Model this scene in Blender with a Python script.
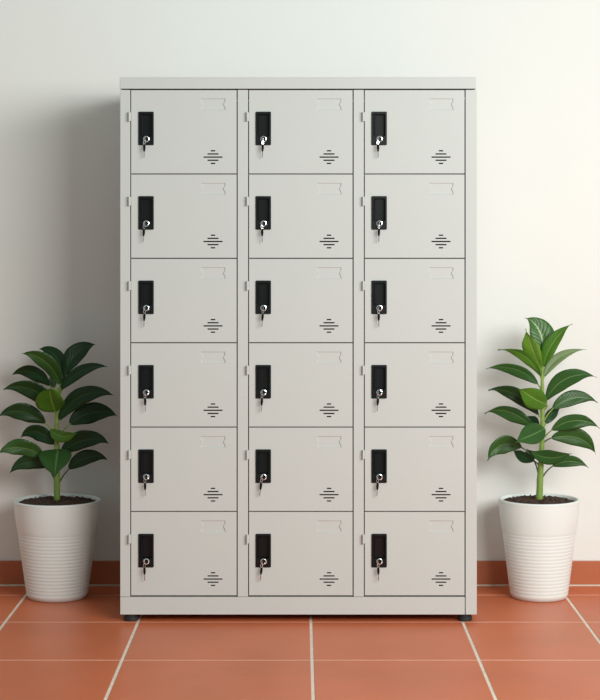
import bpy, bmesh, math, random
from mathutils import Vector, Matrix
from mathutils.geometry import tessellate_polygon
random.seed(7)
for o in list(bpy.data.objects):
    bpy.data.objects.remove(o)
S = bpy.context.scene
C = S.collection
PI = math.pi

# ------------------------------------------------------------------ camera
F = 1780.0            # focal length in pixels at 600 px width
CAMZ = 1.286
DIST = 5.96           # camera to the locker front (y = 0)
HY = 238.0            # horizon row of the photograph
K = DIST / F          # metres per pixel on the locker front
cam_d = bpy.data.cameras.new('camera')
cam = bpy.data.objects.new('camera', cam_d)
C.objects.link(cam)
cam_d.sensor_fit = 'HORIZONTAL'
cam_d.sensor_width = 36
cam_d.lens = F / 600 * 36
cam_d.shift_y = (HY - 350) / 600
cam.location = (0, -DIST, CAMZ)
cam.rotation_euler = (PI / 2, 0, 0)
S.camera = cam

# ------------------------------------------------------------------ light
w = bpy.data.worlds.new('world')
S.world = w
w.use_nodes = True
bg = w.node_tree.nodes['Background']
bg.inputs[0].default_value = (0.88, 1.0, 0.95, 1)
bg.inputs[1].default_value = 0.355

def area(name, loc, target, sx, sy, power, col):
    l = bpy.data.lights.new(name, 'AREA')
    l.shape = 'RECTANGLE'
    l.size = sx
    l.size_y = sy
    l.energy = power
    l.color = col
    o = bpy.data.objects.new(name, l)
    C.objects.link(o)
    o.location = loc
    o.rotation_euler = (Vector(target) - Vector(loc)).to_track_quat('-Z', 'Y').to_euler()
    return o

area('window_light', (2.75, -4.1, 2.3), (0.1, 0.4, 1.0), 3.4, 1.6, 258, (0.985, 1.0, 0.965))

S.view_settings.view_transform = 'Standard'
S.view_settings.look = 'None'
S.view_settings.gamma = 1
S.view_settings.use_curve_mapping = False
S.view_settings.exposure = 0.0

# ------------------------------------------------------------------ materials
def mat(name, col, rough=0.5, metal=0.0, spec=0.5, noise=0.0, nscale=20, bump=0.0, bscale=200, coat=0.0, sss=None):
    m = bpy.data.materials.new(name)
    m.use_nodes = True
    nt = m.node_tree
    b = nt.nodes['Principled BSDF']
    b.inputs['Base Color'].default_value = (*col, 1)
    b.inputs['Roughness'].default_value = rough
    b.inputs['Metallic'].default_value = metal
    b.inputs['Specular IOR Level'].default_value = spec
    b.inputs['Coat Weight'].default_value = coat
    tc = nt.nodes.new('ShaderNodeTexCoord')
    if noise:
        n = nt.nodes.new('ShaderNodeTexNoise')
        n.inputs['Scale'].default_value = nscale
        n.inputs['Detail'].default_value = 5
        nt.links.new(tc.outputs['Object'], n.inputs['Vector'])
        r = nt.nodes.new('ShaderNodeValToRGB')
        r.color_ramp.elements[0].position = 0.3
        r.color_ramp.elements[1].position = 0.7
        r.color_ramp.elements[0].color = (*[max(0, c * (1 - noise)) for c in col], 1)
        r.color_ramp.elements[1].color = (*[min(1, c * (1 + noise)) for c in col], 1)
        nt.links.new(n.outputs['Fac'], r.inputs['Fac'])
        nt.links.new(r.outputs['Color'], b.inputs['Base Color'])
    if bump:
        n2 = nt.nodes.new('ShaderNodeTexNoise')
        n2.inputs['Scale'].default_value = bscale
        n2.inputs['Detail'].default_value = 4
        nt.links.new(tc.outputs['Object'], n2.inputs['Vector'])
        bp = nt.nodes.new('ShaderNodeBump')
        bp.inputs['Strength'].default_value = bump
        bp.inputs['Distance'].default_value = 0.002
        nt.links.new(n2.outputs['Fac'], bp.inputs['Height'])
        nt.links.new(bp.outputs['Normal'], b.inputs['Normal'])
    return m

M_wall = mat('wall_paint', (0.805, 0.808, 0.782), 0.85, spec=0.2, noise=0.012, nscale=1.5, bump=0.15, bscale=90)
M_paint = mat('locker_paint', (0.555, 0.572, 0.555), 0.45, spec=0.3, noise=0.01, nscale=4)
M_inside = mat('locker_inside_paint', (0.40, 0.40, 0.38), 0.7)
M_tile = mat('terracotta_tile', (0.60, 0.150, 0.060), 0.38, spec=0.35, noise=0.10, nscale=2.2, bump=0.12, bscale=45)
M_skirt = mat('terracotta_skirting', (0.46, 0.135, 0.060), 0.4, spec=0.4, noise=0.10, nscale=3, bump=0.1, bscale=45)
M_grout = mat('grout', (0.74, 0.65, 0.55), 0.9, noise=0.12, nscale=30)
M_black = mat('black_plastic', (0.006, 0.007, 0.008), 0.3, spec=0.28)
M_rubber = mat('black_rubber', (0.015, 0.017, 0.02), 0.6)
M_chrome = mat('chrome', (0.75, 0.76, 0.78), 0.18, metal=1.0)
M_ceram = mat('white_ceramic', (0.775, 0.825, 0.81), 0.38, spec=0.45)
M_soil = mat('potting_soil', (0.050, 0.026, 0.017), 0.95, noise=0.5, nscale=90, bump=1.0, bscale=160)
M_stem = mat('green_stem', (0.20, 0.31, 0.055), 0.5, noise=0.2, nscale=25)
M_petiole = mat('petiole_green', (0.045, 0.085, 0.022), 0.5)

def leaf_mat(name, dark, vein, rough=0.33):
    """glossy leaf: midrib and slanted side veins drawn from the UV of the blade (u along, v across)"""
    m = bpy.data.materials.new(name)
    m.use_nodes = True
    nt = m.node_tree
    N, L = nt.nodes, nt.links
    b = N['Principled BSDF']
    b.inputs['Roughness'].default_value = rough
    b.inputs['Specular IOR Level'].default_value = 0.26
    uv = N.new('ShaderNodeUVMap')
    sp = N.new('ShaderNodeSeparateXYZ')
    L.new(uv.outputs[0], sp.inputs[0])
    def mth(op, a, bb=None, c=None):
        n = N.new('ShaderNodeMath')
        n.operation = op
        for i, v in enumerate((a, bb, c)):
            if v is None: continue
            if isinstance(v, (int, float)): n.inputs[i].default_value = v
            else: L.new(v, n.inputs[i])
        return n.outputs[0]
    av = mth('ABSOLUTE', mth('SUBTRACT', sp.outputs[1], 0.5))          # 0 at midrib, .5 at edge
    ph = mth('SUBTRACT', mth('MULTIPLY', sp.outputs[0], 12.0), mth('MULTIPLY', av, 6.0))
    tri = mth('ABSOLUTE', mth('SUBTRACT', mth('FRACT', ph), 0.5))      # 0..0.5
    side = N.new('ShaderNodeMapRange')
    side.inputs[1].default_value = 0.07
    side.inputs[2].default_value = 0.0
    L.new(tri, side.inputs[0])
    mid = N.new('ShaderNodeMapRange')
    mid.inputs[1].default_value = 0.045
    mid.inputs[2].default_value = 0.015
    L.new(av, mid.inputs[0])
    fac = mth('MAXIMUM', mth('MULTIPLY', side.outputs[0], 0.5), mth('MULTIPLY', mid.outputs[0], 0.75))
    mx = N.new('ShaderNodeMix')
    mx.data_type = 'RGBA'
    L.new(fac, mx.inputs[0])
    nz = N.new('ShaderNodeTexNoise')
    nz.inputs['Scale'].default_value = 14
    rp = N.new('ShaderNodeValToRGB')
    rp.color_ramp.elements[0].color = (*[c * 0.8 for c in dark], 1)
    rp.color_ramp.elements[1].color = (*[c * 1.25 for c in dark], 1)
    tc = N.new('ShaderNodeTexCoord')
    L.new(tc.outputs['Object'], nz.inputs['Vector'])
    L.new(nz.outputs['Fac'], rp.inputs['Fac'])
    L.new(rp.outputs['Color'], mx.inputs[6])
    mx.inputs[7].default_value = (*vein, 1)
    L.new(mx.outputs[2], b.inputs['Base Color'])
    bp = N.new('ShaderNodeBump')
    bp.inputs['Strength'].default_value = 0.35
    bp.inputs['Distance'].default_value = 0.003
    L.new(tri, bp.inputs['Height'])
    L.new(bp.outputs['Normal'], b.inputs['Normal'])
    return m

LEAF = {
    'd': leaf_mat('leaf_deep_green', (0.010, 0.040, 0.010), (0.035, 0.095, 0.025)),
    'm': leaf_mat('leaf_mid_green', (0.024, 0.080, 0.014), (0.12, 0.22, 0.07)),
    'b': leaf_mat('leaf_bright_green', (0.055, 0.155, 0.012), (0.20, 0.34, 0.07)),
    'y': leaf_mat('leaf_young_green', (0.12, 0.27, 0.02), (0.36, 0.50, 0.16)),
    'v': leaf_mat('leaf_veined_green', (0.035, 0.11, 0.018), (0.42, 0.55, 0.28)),
    'p': leaf_mat('leaf_pale_green', (0.15, 0.22, 0.09), (0.32, 0.40, 0.20)),
}

# ------------------------------------------------------------------ helpers
def obj(name, bm, materials, parent=None, smooth=False, loc=None, recalc=True):
    if recalc:
        bmesh.ops.recalc_face_normals(bm, faces=bm.faces)
    me = bpy.data.meshes.new(name)
    bm.to_mesh(me)
    bm.free()
    for m in (materials if isinstance(materials, (list, tuple)) else [materials]):
        me.materials.append(m)
    if smooth:
        for p in me.polygons:
            p.use_smooth = True
    o = bpy.data.objects.new(name, me)
    C.objects.link(o)
    if parent: o.parent = parent
    if loc is not None: o.location = loc
    return o

def thing(name, label, cat, loc=(0, 0, 0), group=None):
    o = bpy.data.objects.new(name, None)
    o.empty_display_size = 0.1
    C.objects.link(o)
    o.location = loc
    o['label'] = label
    o['category'] = cat
    if group: o['group'] = group
    return o

def box(bm, x0, x1, y0, y1, z0, z1, bev=0.0, mi=0):
    g = bmesh.ops.create_cube(bm, size=1)
    vs = g['verts']
    for v in vs:
        v.co = Vector(((x0 + x1) / 2 + v.co.x * (x1 - x0), (y0 + y1) / 2 + v.co.y * (y1 - y0), (z0 + z1) / 2 + v.co.z * (z1 - z0)))
    fs = list({f for v in vs for f in v.link_faces})
    for f in fs: f.material_index = mi
    if bev:
        es = list({e for v in vs for e in v.link_edges})
        r = bmesh.ops.bevel(bm, geom=es, offset=bev, segments=2, affect='EDGES', profile=0.5)
        for f in r['faces']: f.material_index = mi

def lathe(bm, prof, seg=48, center=(0, 0, 0), axis='z', cap_start=False, cap_end=False):
    """prof: list of (radius, height)"""
    rings = []
    for r, h in prof:
        ring = []
        for i in range(seg):
            a = 2 * PI * i / seg
            if axis == 'z': p = (r * math.cos(a), r * math.sin(a), h)
            else: p = (r * math.cos(a), h, r * math.sin(a))
            ring.append(bm.verts.new(Vector(p) + Vector(center)))
        rings.append(ring)
    for a, b in zip(rings, rings[1:]):
        for i in range(seg):
            bm.faces.new((a[i], a[(i + 1) % seg], b[(i + 1) % seg], b[i]))
    if cap_start: bm.faces.new(rings[0])
    if cap_end: bm.faces.new(rings[-1])
    return rings

def tube(bm, pts, radii, seg=8, cap=True):
    pts = [Vector(p) for p in pts]
    rings = []
    for i, p in enumerate(pts):
        t = (pts[min(i + 1, len(pts) - 1)] - pts[max(i - 1, 0)]).normalized()
        up = Vector((0, 1, 0)) if abs(t.y) < 0.9 else Vector((1, 0, 0))
        s = t.cross(up).normalized()
        u = s.cross(t).normalized()
        r = radii[i] if isinstance(radii, (list, tuple)) else radii
        rings.append([bm.verts.new(p + (s * math.cos(2 * PI * k / seg) + u * math.sin(2 * PI * k / seg)) * r) for k in range(seg)])
    for a, b in zip(rings, rings[1:]):
        for k in range(seg):
            bm.faces.new((a[k], a[(k + 1) % seg], b[(k + 1) % seg], b[k]))
    if cap:
        bm.faces.new(rings[0])
        bm.faces.new(rings[-1])

def bez(p0, p1, p2, t):
    return p0 * (1 - t) ** 2 + p1 * 2 * t * (1 - t) + p2 * t * t

def PX(px): return (px - 300) * K              # photo column -> x on the locker front
def PZ(py): return CAMZ - (py - HY) * K        # photo row -> z on the locker front

# ------------------------------------------------------------------ the room
WALL_Y = 0.637
bm = bmesh.new()
box(bm, -3.2, 3.2, WALL_Y, WALL_Y + 0.12, -0.05, 3.0)
o = obj('wall_back', bm, M_wall); o['kind'] = 'structure'

# floor: grout bed with tile slabs laid on it (one mesh)
xs = [PX(p) for p in (5, 138, 311, 463, 585)]
gx = [xs[0] - 0.5 * i for i in range(5, 0, -1)] + xs + [xs[-1] + 0.5 * i for i in range(1, 6)]
ys = [F * CAMZ / (r - HY) - DIST for r in (585, 595, 622, 660)]
gy = ys + [ys[-1] - 0.537 * i for i in range(1, 4)]
gy = sorted(gy)
bm = bmesh.new()
box(bm, gx[0], gx[-1], gy[0], WALL_Y + 0.05, -0.05, -0.0012, mi=1)
G = 0.0046
for i in range(len(gx) - 1):
    for j in range(len(gy) - 1):
        y1 = gy[j + 1] - G * 0.85
        box(bm, gx[i] + G, gx[i + 1] - G, gy[j] + G * 0.85, y1, -0.02, 0.0, bev=0.0015, mi=0)
o = obj('floor', bm, [M_tile, M_grout]); o['kind'] = 'structure'

# tiled skirting
SK = 0.012
skt = CAMZ - (561 - HY) * (DIST + WALL_Y - SK) / F
bm = bmesh.new()
box(bm, -3.15, 3.15, WALL_Y - SK * 0.5, WALL_Y - 0.0005, 0.0, skt - 0.003, mi=1)
box(bm, -3.15, 3.15, WALL_Y - SK - 0.006, WALL_Y - SK * 0.4, -0.001, 0.0042, bev=0.001, mi=1)
for i in range(len(gx) - 1):
    box(bm, gx[i] + 0.0015, gx[i + 1] - 0.0015, WALL_Y - SK, WALL_Y - 0.001, 0.004, skt, bev=0.0025, mi=0)
o = obj('baseboard_back', bm, [M_skirt, M_grout]); o['kind'] = 'structure'

# ------------------------------------------------------------------ the locker
DEP = 0.50
X0, X1 = PX(120), PX(477)
ZT, ZC, ZB, ZR = PZ(77.2), PZ(89), PZ(614.6), PZ(596.3)
cols = [(130.5, 237.2), (248.4, 353.2), (364.2, 465.2)]
rowt = [89.9 + 84.4 * i for i in range(7)]
locker = thing('locker_cabinet', 'tall light grey steel locker cabinet with eighteen doors, standing between two potted plants', 'locker', (0, 0, 0))

# frame: sides, posts, dividers, shelves, back, one welded shell
bm = bmesh.new()
gapx = 0.0026
fr = [(120.2, cols[0][0]), (cols[0][1], cols[1][0]), (cols[1][1], cols[2][0]), (cols[2][1], 476.8)]
SHT = 0.0015
zlo, zhi = ZR - 0.004, ZC - 0.003
for k, (a, b) in enumerate(fr):
    xa, xb = PX(a), PX(b)
    if k > 0: xa += gapx / 2
    if k < 3: xb -= gapx / 2
    zl = ZB if k == 3 else ZR - 0.0015
    box(bm, xa, xb, 0.0, 0.022, zl, zhi, bev=0.001)
box(bm, X0 + 0.001, X0 + 0.004, 0.02, DEP, ZB, zhi)
box(bm, X1 - 0.004, X1 - 0.001, 0.02, DEP, ZB, zhi)
box(bm, X0 + 0.001, X1 - 0.001, DEP - 0.003, DEP, ZB, zhi)
for a, b in fr[1:3]:
    xm = (PX(a) + PX(b)) / 2
    box(bm, xm - 0.002, xm + 0.002, 0.02, DEP - 0.003, ZR, zhi)
for r in rowt[1:]:
    box(bm, X0 + 0.004, X1 - 0.004, 0.026, DEP - 0.003, PZ(r) - 0.002, PZ(r) + 0.001)
obj('frame', bm, M_paint, locker)
bm = bmesh.new()
box(bm, PX(119.8), PX(476.2), -0.0015, DEP + 0.002, ZC + 0.0008, ZT, bev=0.0016)
obj('top_panel', bm, M_paint, locker)
bm = bmesh.new()
box(bm, PX(120.2), PX(cols[2][1]) - 0.0012, 0.0, 0.022, ZB, ZR - 0.0028, bev=0.001)
box(bm, X0 + 0.004, X1 - 0.004, 0.022, DEP - 0.003, ZB, ZB + 0.0015)
obj('base_rail', bm, M_paint, locker)
for fx in (130.2, 465.8):
    for fy in (0.032, DEP - 0.04):
        bm = bmesh.new()
        r = 0.0245
        lathe(bm, [(r * 0.92, 0.0), (r * 0.99, 0.0015), (r, 0.006), (r, 0.013), (r * 0.86, 0.016), (r * 0.86, ZB)], 32, (PX(fx) if fy < .1 else PX(fx), fy, 0), cap_start=True, cap_end=True)
        obj('foot', bm, M_rubber, locker, smooth=False)

def rrect(x0, x1, z0, z1, r, n=3):
    pts = []
    for cx, cz, a0 in ((x1 - r, z1 - r, 0), (x0 + r, z1 - r, 90), (x0 + r, z0 + r, 180), (x1 - r, z0 + r, 270)):
        for i in range(n + 1):
            a = math.radians(a0 + 90 * i / n)
            pts.append((cx + r * math.cos(a), cz + r * math.sin(a)))
    return pts

def poly_fill(bm, loops, y):
    """flat face with holes at depth y; returns vert loops"""
    vl = [[bm.verts.new((p[0], y, p[1])) for p in lp] for lp in loops]
    flat = [v for l in vl for v in l]
    for t in tessellate_polygon([[Vector((p[0], p[1], 0)) for p in lp] for lp in loops]):
        try: bm.faces.new([flat[i] for i in t])
        except ValueError: pass
    return vl

def skirt_loop(bm, vl, loop2, y2):
    v2 = [bm.verts.new((p[0], y2, p[1])) for p in loop2]
    n = len(vl)
    for i in range(n):
        bm.faces.new((vl[i], vl[(i + 1) % n], v2[(i + 1) % n], v2[i]))
    return v2

def label_loop(x0, x1, z0, z1, d=0.0):
    """card-holder outline: a rectangle whose two short sides are pinched inwards"""
    x0 += d; x1 -= d; z0 += d; z1 -= d
    h = z1 - z0
    n = 0.0052
    return [(x0, z1), (x0, z1 - h * .28), (x0 + n * .8, z1 - h * .42), (x0 + n, z1 - h * .5), (x0 + n * .7, z1 - h * .6), (x0, z1 - h * .76), (x0 + n * .25, z0),
            (x1 + n * .2, z0), (x1, z1 - h * .76), (x1 - n * .7, z1 - h * .6), (x1 - n, z1 - h * .5), (x1 - n * .8, z1 - h * .42), (x1, z1 - h * .28), (x1, z1)]

RH = 84.4 * K
def make_door(wpx, sh=0.0):
    """door with its own top left corner as origin, front face on y = 0"""
    W = wpx * K
    x0, x1 = 0.0015, W - 0.0022
    z1, z0 = -0.0006, -RH + 0.0026
    P = lambda px: px * K
    hx0, hx1, hz1, hz0 = P(7.3 + sh), P(22.6 + sh), -P(21.8), -P(55.3)
    lx0, lx1, lz1, lz0 = W - P(36.3), W - P(12.0), -P(8.7), -P(20.2)
    vx, vz = W - P(24.2), -P(67.2)
    c = 0.0012
    outer = [(x0 + c, z1 - c), (x1 - c, z1 - c), (x1 - c, z0 + c), (x0 + c, z0 + c)]
    outer2 = [(x0, z1), (x1, z1), (x1, z0), (x0, z0)]
    hhole = rrect(hx0 + .001, hx1 - .001, hz0 + .001, hz1 - .001, .002)
    lhole = label_loop(lx0, lx1, lz0, lz1)
    slots = []
    for dz, hw in ((-2, 2.3), (-1, 5.6), (0, 9.6), (1, 5.6), (2, 2.3)):
        zc = vz - dz * P(3.15)
        slots.append(rrect(vx - P(hw), vx + P(hw), zc - .0022, zc + .0022, .0012, 1))
    bm = bmesh.new()
    vl = poly_fill(bm, [outer, hhole, lhole] + slots, 0.0)
    v = skirt_loop(bm, vl[0], outer2, c)
    v = skirt_loop(bm, v, outer2, 0.018)
    skirt_loop(bm, vl[1], hhole, 0.002)
    for l, s in zip(vl[3:], slots): skirt_loop(bm, l, s, 0.003)
    door = obj('door', bm, M_paint, recalc=False)
    bpy_fix(door)
    # recessed card holder
    bm = bmesh.new()
    a = [bm.verts.new((p[0], 0.0, p[1])) for p in lhole]
    inner = label_loop(lx0, lx1, lz0, lz1, 0.0016)
    flat = skirt_loop(bm, a, inner, 0.0030)
    for t in tessellate_polygon([[Vector((p[0], p[1], 0)) for p in inner]]):
        bm.faces.new([flat[i] for i in t])
    holder = obj('card_holder', bm, M_paint, door, recalc=False)
    bpy_fix(holder)
    # recessed black handle
    bm = bmesh.new()
    rim = rrect(hx0, hx1, hz0, hz1, .003)
    rimi = rrect(hx0 + .0012, hx1 - .0012, hz0 + .0012, hz1 - .0012, .003)
    px0, px1, pz1, pz0 = hx0 + .0055, hx1 - .0058, hz1 - .008, hz0 + .0295
    pocket = rrect(px0, px1, pz0, pz1, .003)
    vl = poly_fill(bm, [rimi, pocket], -.0045)
    v = skirt_loop(bm, vl[0], rim, -.0033)
    skirt_loop(bm, v, rim, 0.0015)
    pk2 = rrect(px0 + .002, px1 - .001, pz0 + .002, pz1 - .001, .003)
    v = skirt_loop(bm, vl[1], pk2, 0.013)
    bm.faces.new(v)
    # pull lip along the pocket's side, rounded so that it catches the window
    tube(bm, [(px0 + .0055, -.001, pz1 - .003), (px0 + .0055, -.0015, pz0 + .001)], .0022, 10)
    box(bm, px0 + .001, px0 + .0055, -.0005, .010, pz0 + .001, pz1 - .003)
    h = obj('handle', bm, M_black, door, recalc=False)
    bpy_fix(h)
    # lock barrel
    lkx, lkz = hx0 + P(7.9), -P(49.3)
    bm = bmesh.new()
    lathe(bm, [(.0112, -.004), (.0114, -.0070), (.0104, -.0086), (.0080, -.0092), (.0070, -.0086), (.0062, -.0060), (.0058, -.0050)], 32, (lkx, 0, lkz), axis='y')
    n0 = len(bm.faces)
    lathe(bm, [(.0058, -.0050), (.0054, -.0050)], 32, (lkx, 0, lkz), axis='y', cap_end=True)
    bm.faces.ensure_lookup_table()
    for f in list(bm.faces)[n0:]: f.material_index = 1
    lk = obj('lock', bm, [M_chrome, M_black], door, recalc=True)
    # slim hasp tab wrapping from the post onto the door edge
    bm = bmesh.new()
    tz1, tz0 = -P(22.2), -P(31.6)
    box(bm, -P(1.7), -P(.2), -.012, -.0003, tz0, tz1, bev=.0012)
    box(bm, -P(.9), P(.5), -.0055, -.0003, tz0 + .001, tz1 - .001, bev=.0010)
    hp = obj('hasp', bm, M_paint, door)
    return door, (lkx, lkz)

def bpy_fix(o):
    """orient faces of an open sheet towards the room"""
    bm = bmesh.new()
    bm.from_mesh(o.data)
    bmesh.ops.recalc_face_normals(bm, faces=bm.faces)
    big = max(bm.faces, key=lambda f: f.calc_area() * abs(f.normal.y))
    if big.normal.y > 0:
        bmesh.ops.reverse_faces(bm, faces=bm.faces)
    bm.to_mesh(o.data)
    bm.free()

def make_key():
    """small key hanging below the lock barrel: metal stub and ring, black head, steel blade"""
    root = thing('key', '', 'key', group='keys hanging in the locker locks')
    bm = bmesh.new()                                     # stub turned in the barrel, and the ring
    box(bm, -.0010, .0010, -.017, -.006, -.0060, .0045, bev=.0004)
    ring_c = Vector((0, -.0165, -.0115))
    R, r = .0062, .0010
    seg, s2 = 20, 6
    rings = []
    for i in range(seg):
        a = 2 * PI * i / seg
        d = Vector((0.45 * math.cos(a), 0.25 * math.cos(a), math.sin(a)))
        n = d.normalized()
        q = Vector((-.5, .86, 0))
        rings.append([bm.verts.new(ring_c + d * R + (n * math.cos(2 * PI * k / s2) + q * math.sin(2 * PI * k / s2)) * r) for k in range(s2)])
    for i in range(seg):
        A, B = rings[i], rings[(i + 1) % seg]
        for k in range(s2): bm.faces.new((A[k], A[(k + 1) % s2], B[(k + 1) % s2], B[k]))
    obj('key_ring', bm, M_chrome, root)
    bm = bmesh.new()                                     # black head
    out = [(-.0018, -.0175), (.0018, -.0175), (.0040, -.0225), (.0044, -.0300), (.0032, -.0385), (.0016, -.0425), (-.0016, -.0425), (-.0030, -.0385), (-.0040, -.0300), (-.0036, -.0225)]
    a = [bm.verts.new((p[0], -.0180, p[1])) for p in out]
    b = [bm.verts.new((p[0], -.0150, p[1])) for p in out]
    bm.faces.new(a); bm.faces.new(b)
    for i in range(len(out)): bm.faces.new((a[i], a[(i + 1) % len(out)], b[(i + 1) % len(out)], b[i]))
    obj('key_head', bm, M_black, root)
    bm = bmesh.new()                                     # blade with teeth
    out = [(-.0016, -.042), (.0016, -.042), (.0016, -.046), (.0024, -.048), (.0015, -.051), (.0024, -.054), (.0014, -.057), (.0018, -.060), (0, -.064), (-.0016, -.061)]
    a = [bm.verts.new((p[0], -.0172, p[1])) for p in out]
    b = [bm.verts.new((p[0], -.0158, p[1])) for p in out]
    bm.faces.new(a); bm.faces.new(b)
    for i in range(len(out)): bm.faces.new((a[i], a[(i + 1) % len(out)], b[(i + 1) % len(out)], b[i]))
    obj('key_blade', bm, M_chrome, root)
    return root

def kids(o): return [c for c in bpy.data.objects if c.parent is o]
def dup(o, parent=None):
    c = o.copy()
    C.objects.link(c)
    c.parent = parent
    for ch in kids(o): dup(ch, c)
    return c

colname = ['column beside the shaded plant', 'middle column', 'column beside the sunlit plant']
rowname = ['top', 'second', 'third', 'fourth', 'fifth', 'bottom']
key0 = make_key()
first_key = True
for ci, (a, b) in enumerate(cols):
    proto, (lx, lz) = make_door(b - a, 0.7 if ci == 0 else 0.0)
    proto.parent = locker
    for ri in range(6):
        d = proto if ri == 0 else dup(proto, locker)
        if ri == 0: src = proto
        d.location = (PX(a), 0, PZ(rowt[ri]))
        k = key0 if first_key else dup(key0)
        first_key = False
        k.location = (PX(a) + lx, 0, PZ(rowt[ri]) + lz)
        k.rotation_euler = (0, math.radians(random.uniform(-2, 7)), math.radians(random.uniform(-22, -4)))
        rn = rowname[ri]
        where = {'top': 'topmost', 'bottom': 'lowest'}.get(rn, rn + ' highest')
        k['label'] = 'small key with a black head in the %s lock, %s' % (where, colname[ci])
        k.name = 'key'

# ------------------------------------------------------------------ potted plants
PY_ = 0.415                                  # depth of both pots
KP = (DIST + PY_) / F
def QX(px): return (px - 300) * KP
def QZ(py): return CAMZ - (py - HY) * KP

def leaf_mesh(base, ctrl, tip, width, phi, fold, blunt, stem_at=None, rnd=None, long_tip=0.3):
    wa, wp, sk = rnd.uniform(.02, .07), rnd.uniform(0, 6), rnd.uniform(-.12, .12)
    blunt += rnd.uniform(-.10, .08)
    """base/ctrl/tip: 3-D midrib; width metres; phi: roll of the blade about the midrib (0 = square to the room)"""
    bm = bmesh.new()
    uvl = bm.loops.layers.uv.new('UVMap')
    n, m = 24, 8
    grid = []
    for i in range(n + 1):
        t = i / n
        p = bez(base, ctrl, tip, t)
        d = (ctrl - base) * 2 * (1 - t) + (tip - ctrl) * 2 * t
        d.normalize()
        # image-plane perpendicular made square to the midrib, rolled by phi
        up = Vector((0, -1, 0))
        s = d.cross(up)
        if s.length < 1e-3: s = Vector((1, 0, 0))
        s.normalize()
        nn = s.cross(d).normalized()             # points towards the room
        if nn.y > 0: nn = -nn
        ph = phi * (0.55 + 0.45 * t)
        side = s * math.cos(ph) + nn * math.sin(ph)
        nrm = nn * math.cos(ph) - s * math.sin(ph)
        # blade outline
        e = blunt
        tt = min(1.0, t / (1.0 - 0.15 * long_tip) * 0.985 + 0.012)
        prof = max(0.0, math.sin(PI * tt ** e)) ** (0.66 + 0.5 * long_tip)
        if t > 0.70: prof *= 1 - 1.3 * long_tip * min(1, (t - 0.70) / 0.25) ** 1.3
        prof = max(prof, 0.05 * (1 - t) + 0.012)
        p = p + Vector((0, 0, -0.5 * width * 0.2)) * max(0, (t - .8) / .2) ** 2 * (1 if abs(d.z) < .75 else 0)
        hw = width / 2 * prof
        row = []
        for j in range(m + 1):
            v = (j / m) * 2 - 1
            lift = fold * abs(v) * hw - fold * 0.55 * v * v * hw
            wav = wa * width * math.sin(t * 9 + wp + v * 2.0) * abs(v)
            vv = v * (1 + sk * (1 if v > 0 else -1) + 0.6 * wa * math.sin(t * 13 + wp * 2 + v))
            row.append(bm.verts.new(p + side * (vv * hw) + nrm * (lift + wav)))
        grid.append(row)
    for i in range(n):
        for j in range(m):
            f = bm.faces.new((grid[i][j], grid[i][j + 1], grid[i + 1][j + 1], grid[i + 1][j]))
            f.material_index = 0
            for lp, (ii, jj) in zip(f.loops, ((i, j), (i, j + 1), (i + 1, j + 1), (i + 1, j))):
                lp[uvl].uv = (ii / n, jj / m)
    top = list(bm.faces)
    bmesh.ops.recalc_face_normals(bm, faces=top)
    bmesh.ops.solidify(bm, geom=top, thickness=0.0009)
    # petiole from the stem, running on under the blade as the midrib
    if stem_at is not None:
        st = Vector(stem_at)
        d0 = (ctrl - base).normalized()
        q = base - d0 * (base - st).length * 0.45
        pts = [bez(st, q, base + d0 * 0.004, k / 6) for k in range(7)]
        nf = len(bm.faces)
        tube(bm, pts, [0.0032 - 0.0010 * k / 6 for k in range(7)], 7)
        bm.faces.ensure_lookup_table()
        for f in list(bm.faces)[nf:]: f.material_index = 1
    return bm

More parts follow.
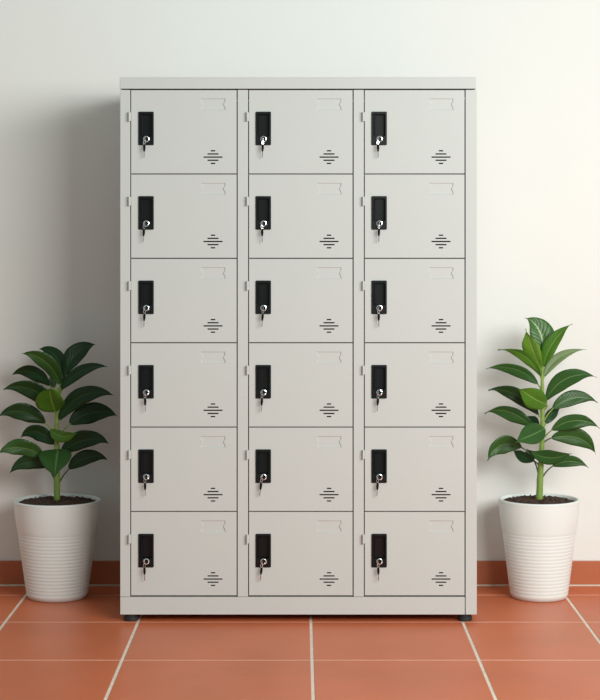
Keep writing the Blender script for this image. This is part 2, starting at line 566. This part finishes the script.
def build_plant(label, cx_px, pot_prof, stem_pts, leaves, long_tip):
    rnd = random.Random(11)
    cx = QX(cx_px)
    root = thing('potted_plant', label, 'potted plant', (cx, PY_, 0), 'potted plants flanking the locker')
    H = pot_prof['H']; Rt = pot_prof['Rt']; Rb = pot_prof['Rb']; RS = pot_prof['rib_top']
    # white ribbed pot
    prof = [(0.0, 0.0), (Rb * 0.90, 0.0), (Rb * 0.965, 0.002), (Rb, 0.010)]
    def rad(z):
        t = z / H
        return Rb + (Rt - Rb) * (t ** 0.92) if t < 1 else Rt
    nr = 18
    z0 = 0.012
    for k in range(nr):
        za = z0 + (RS - z0) * k / nr
        zb = z0 + (RS - z0) * (k + 1) / nr
        for q, dr in ((0.0, -0.0005), (0.2, 0.0001), (0.45, 0.0004), (0.7, 0.0002), (0.92, -0.0004)):
            z = za + (zb - za) * q
            prof.append((rad(z) + dr, z))
    for q in (0.02, 0.06, 0.15, 0.3, 0.5, 0.7, 0.85, 0.94):
        z = RS + (H - RS) * q
        bulge = 0.0018 * math.sin(PI * min(1, q * 1.1))
        prof.append((rad(z) + 0.0008 + bulge, z))
    prof += [(Rt + .0008, H - .0035), (Rt - .0010, H - .0008), (Rt - .004, H), (Rt - .0085, H - .0008), (Rt - .0105, H - .0035), (Rt - .013, H - .03), (Rt - .018, H - .05)]
    bm = bmesh.new()
    lathe(bm, prof[1:], 96, cap_start=True, cap_end=True)
    obj('pot', bm, M_ceram, root, smooth=True)
    # soil heap
    bm = bmesh.new()
    rs = random.Random(3)
    Rs = Rt - .0125
    SZ = H - 0.010
    rings = []
    for i in range(1, 15):
        r = Rs * i / 14
        rings.append([bm.verts.new((r * math.cos(2 * PI * k / 60), r * math.sin(2 * PI * k / 60), SZ + 0.006 * (1 - (i / 14) ** 2) + (rs.uniform(-.0035, .0045) if i < 14 else -.002))) for k in range(60)])
    c0 = bm.verts.new((0, 0, SZ + .006))
    for k in range(60): bm.faces.new((c0, rings[0][k], rings[0][(k + 1) % 60]))
    for a, b in zip(rings, rings[1:]):
        for k in range(60): bm.faces.new((a[k], a[(k + 1) % 60], b[(k + 1) % 60], b[k]))
    for _ in range(70):                                   # crumbs
        a, r = rs.uniform(0, 2 * PI), Rs * math.sqrt(rs.uniform(0, .85))
        g = bmesh.ops.create_icosphere(bm, subdivisions=1, radius=rs.uniform(.002, .004))
        for v in g['verts']:
            v.co = v.co * rs.uniform(.8, 1.2) + Vector((r * math.cos(a), r * math.sin(a), SZ + .005 * (1 - (r / Rs) ** 2) + .003))
    obj('soil', bm, M_soil, root)
    # stem
    loc = lambda x, y, dy=0.0: Vector((QX(x) - cx, dy, QZ(y)))
    bm = bmesh.new()
    pts = [loc(x, y) for x, y, r in stem_pts]
    fine, rr = [], []
    for i in range(len(pts) - 1):
        for s in range(4):
            t = s / 4
            fine.append(pts[i].lerp(pts[i + 1], t))
            q = stem_pts[i][2] * (1 - t) + stem_pts[i + 1][2] * t
            rr.append(q * KP * (1.08 if s == 0 else 1.0))
    fine.append(pts[-1]); rr.append(stem_pts[-1][2] * KP)
    tube(bm, fine, rr, 14)
    obj('stem', bm, M_stem, root, smooth=True)
    def stem_x(y):
        for (xa, ya, _), (xb, yb, _) in zip(stem_pts, stem_pts[1:]):
            if yb <= y <= ya: return xa + (xb - xa) * (ya - y) / (ya - yb)
        return stem_pts[-1][0] if y < stem_pts[-1][1] else stem_pts[0][0]
    for L in leaves:
        (bx, by), (kx, ky), (tx, ty), wd, dy, phi, mk = L[:7]
        sy = L[7] if len(L) > 7 else by + 3
        b0 = loc(bx, by, dy * 0.15)
        c0_ = loc(kx, ky, dy * 0.55)
        t0 = loc(tx, ty, dy)
        ph = math.radians(phi)
        bm = leaf_mesh(b0, c0_, t0, wd * 1.06 * KP / max(.35, math.cos(ph)), ph, 0.30, L[8] if len(L) > 8 else 0.92,
                       stem_at=loc(stem_x(sy), sy), rnd=rnd, long_tip=long_tip)
        obj('leaf', bm, [LEAF[mk], M_stem if by < 435 else M_petiole], root, smooth=True, recalc=False)
    return root

# columns: (base), (control), (tip), width px, depth of tip (m, minus = towards the room), roll deg, green, stem row, bluntness
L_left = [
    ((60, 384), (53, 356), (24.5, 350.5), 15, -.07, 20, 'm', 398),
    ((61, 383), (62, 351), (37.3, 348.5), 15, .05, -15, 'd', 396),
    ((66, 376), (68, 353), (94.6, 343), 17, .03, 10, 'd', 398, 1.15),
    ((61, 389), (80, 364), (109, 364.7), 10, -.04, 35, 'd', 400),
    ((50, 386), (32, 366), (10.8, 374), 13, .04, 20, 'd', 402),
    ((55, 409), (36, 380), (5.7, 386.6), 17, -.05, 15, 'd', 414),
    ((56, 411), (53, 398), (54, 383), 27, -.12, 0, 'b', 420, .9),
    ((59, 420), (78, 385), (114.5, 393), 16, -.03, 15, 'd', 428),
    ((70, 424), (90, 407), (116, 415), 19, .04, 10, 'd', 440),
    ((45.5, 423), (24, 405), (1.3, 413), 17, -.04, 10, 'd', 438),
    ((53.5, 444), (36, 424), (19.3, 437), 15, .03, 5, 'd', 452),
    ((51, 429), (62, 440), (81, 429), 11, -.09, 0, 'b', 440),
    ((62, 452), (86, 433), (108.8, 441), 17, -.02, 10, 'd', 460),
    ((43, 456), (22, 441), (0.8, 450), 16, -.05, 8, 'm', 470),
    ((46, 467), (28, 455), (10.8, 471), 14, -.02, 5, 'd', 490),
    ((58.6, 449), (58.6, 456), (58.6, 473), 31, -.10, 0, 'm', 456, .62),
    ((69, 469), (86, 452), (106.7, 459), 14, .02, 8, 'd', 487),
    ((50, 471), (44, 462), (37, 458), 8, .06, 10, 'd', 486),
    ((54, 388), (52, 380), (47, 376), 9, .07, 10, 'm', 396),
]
L_right = [
    ((541, 366), (550, 331), (526, 316), 23, .03, -10, 'v', 372, 1.1),
    ((541, 369), (531, 350), (524, 328), 12, -.05, 45, 'y', 374, 1.1),
    ((543.5, 367), (547, 342), (571.5, 322), 12, -.02, 30, 'b', 374),
    ((540, 364), (531, 357), (530, 344), 10, .06, 10, 'm', 370),
    ((540, 376), (528, 349), (497, 348.5), 8.5, -.04, 40, 'b', 384),
    ((544.3, 377), (555, 352), (588.3, 349.4), 8, .04, 35, 'p', 386),
    ((537.8, 384), (520, 363), (486.4, 368), 11, .02, 25, 'm', 392),
    ((546, 400), (560, 369), (595.4, 374.8), 16, -.04, 15, 'm', 408),
    ((546, 404), (530, 398), (514, 384), 20, -.11, 0, 'b', 412, .95),
    ((538.6, 415), (514, 386), (487.8, 388.5), 13, -.02, 20, 'd', 420),
    ((553, 409), (575, 391), (598.9, 402), 14, .03, 15, 'm', 424),
    ((546, 424), (551, 413), (564, 408), 10, .06, 10, 'd', 430),
    ((533, 427), (510, 405), (485.6, 412.7), 13, .03, 20, 'm', 434),
    ((551.5, 430), (574, 412), (598.3, 426), 14, -.03, 12, 'm', 440),
    ((544, 428), (530, 434), (511, 438), 19, -.11, -20, 'm', 432),
    ((540, 428), (533, 424), (529, 416), 11, .05, 10, 'd', 434),
    ((552, 438), (584, 431), (597, 455), 17, .02, -8, 'm', 444),
    ((521, 447), (497, 436), (486.4, 459.5), 17, -.04, 8, 'm', 484),
    ((531, 452), (550, 462), (568, 449), 14, -.09, 0, 'm', 458),
    ((552.6, 466), (570, 456), (587.7, 466), 11, -.02, 5, 'm', 484),
    ((534, 461), (524, 459), (514, 451), 10, .05, 5, 'd', 478),
    ((536, 452), (532, 458), (525, 455), 12, .06, 5, 'd', 470),
]
build_plant('leafy plant in a white ribbed pot, darker-leaved and standing in the locker\'s shadow', 57.3,
            {'H': .350, 'Rt': .1545, 'Rb': .1065, 'rib_top': .237},
            [(57, 502, 3.3), (57, 480, 3.1), (57, 455, 2.6), (56.5, 430, 2.2), (57, 405, 1.8), (58, 388, 1.2)], L_left, 0.16)
build_plant('brightly lit leafy plant in a white ribbed pot, with upright young leaves at its tip', 539.0,
            {'H': .353, 'Rt': .1440, 'Rb': .1005, 'rib_top': .237},
            [(539.3, 502, 3.6), (540, 480, 3.2), (541.5, 455, 2.7), (542.5, 430, 2.3), (542.5, 400, 2.0), (542, 366, 1.2)], L_right, 0.30)
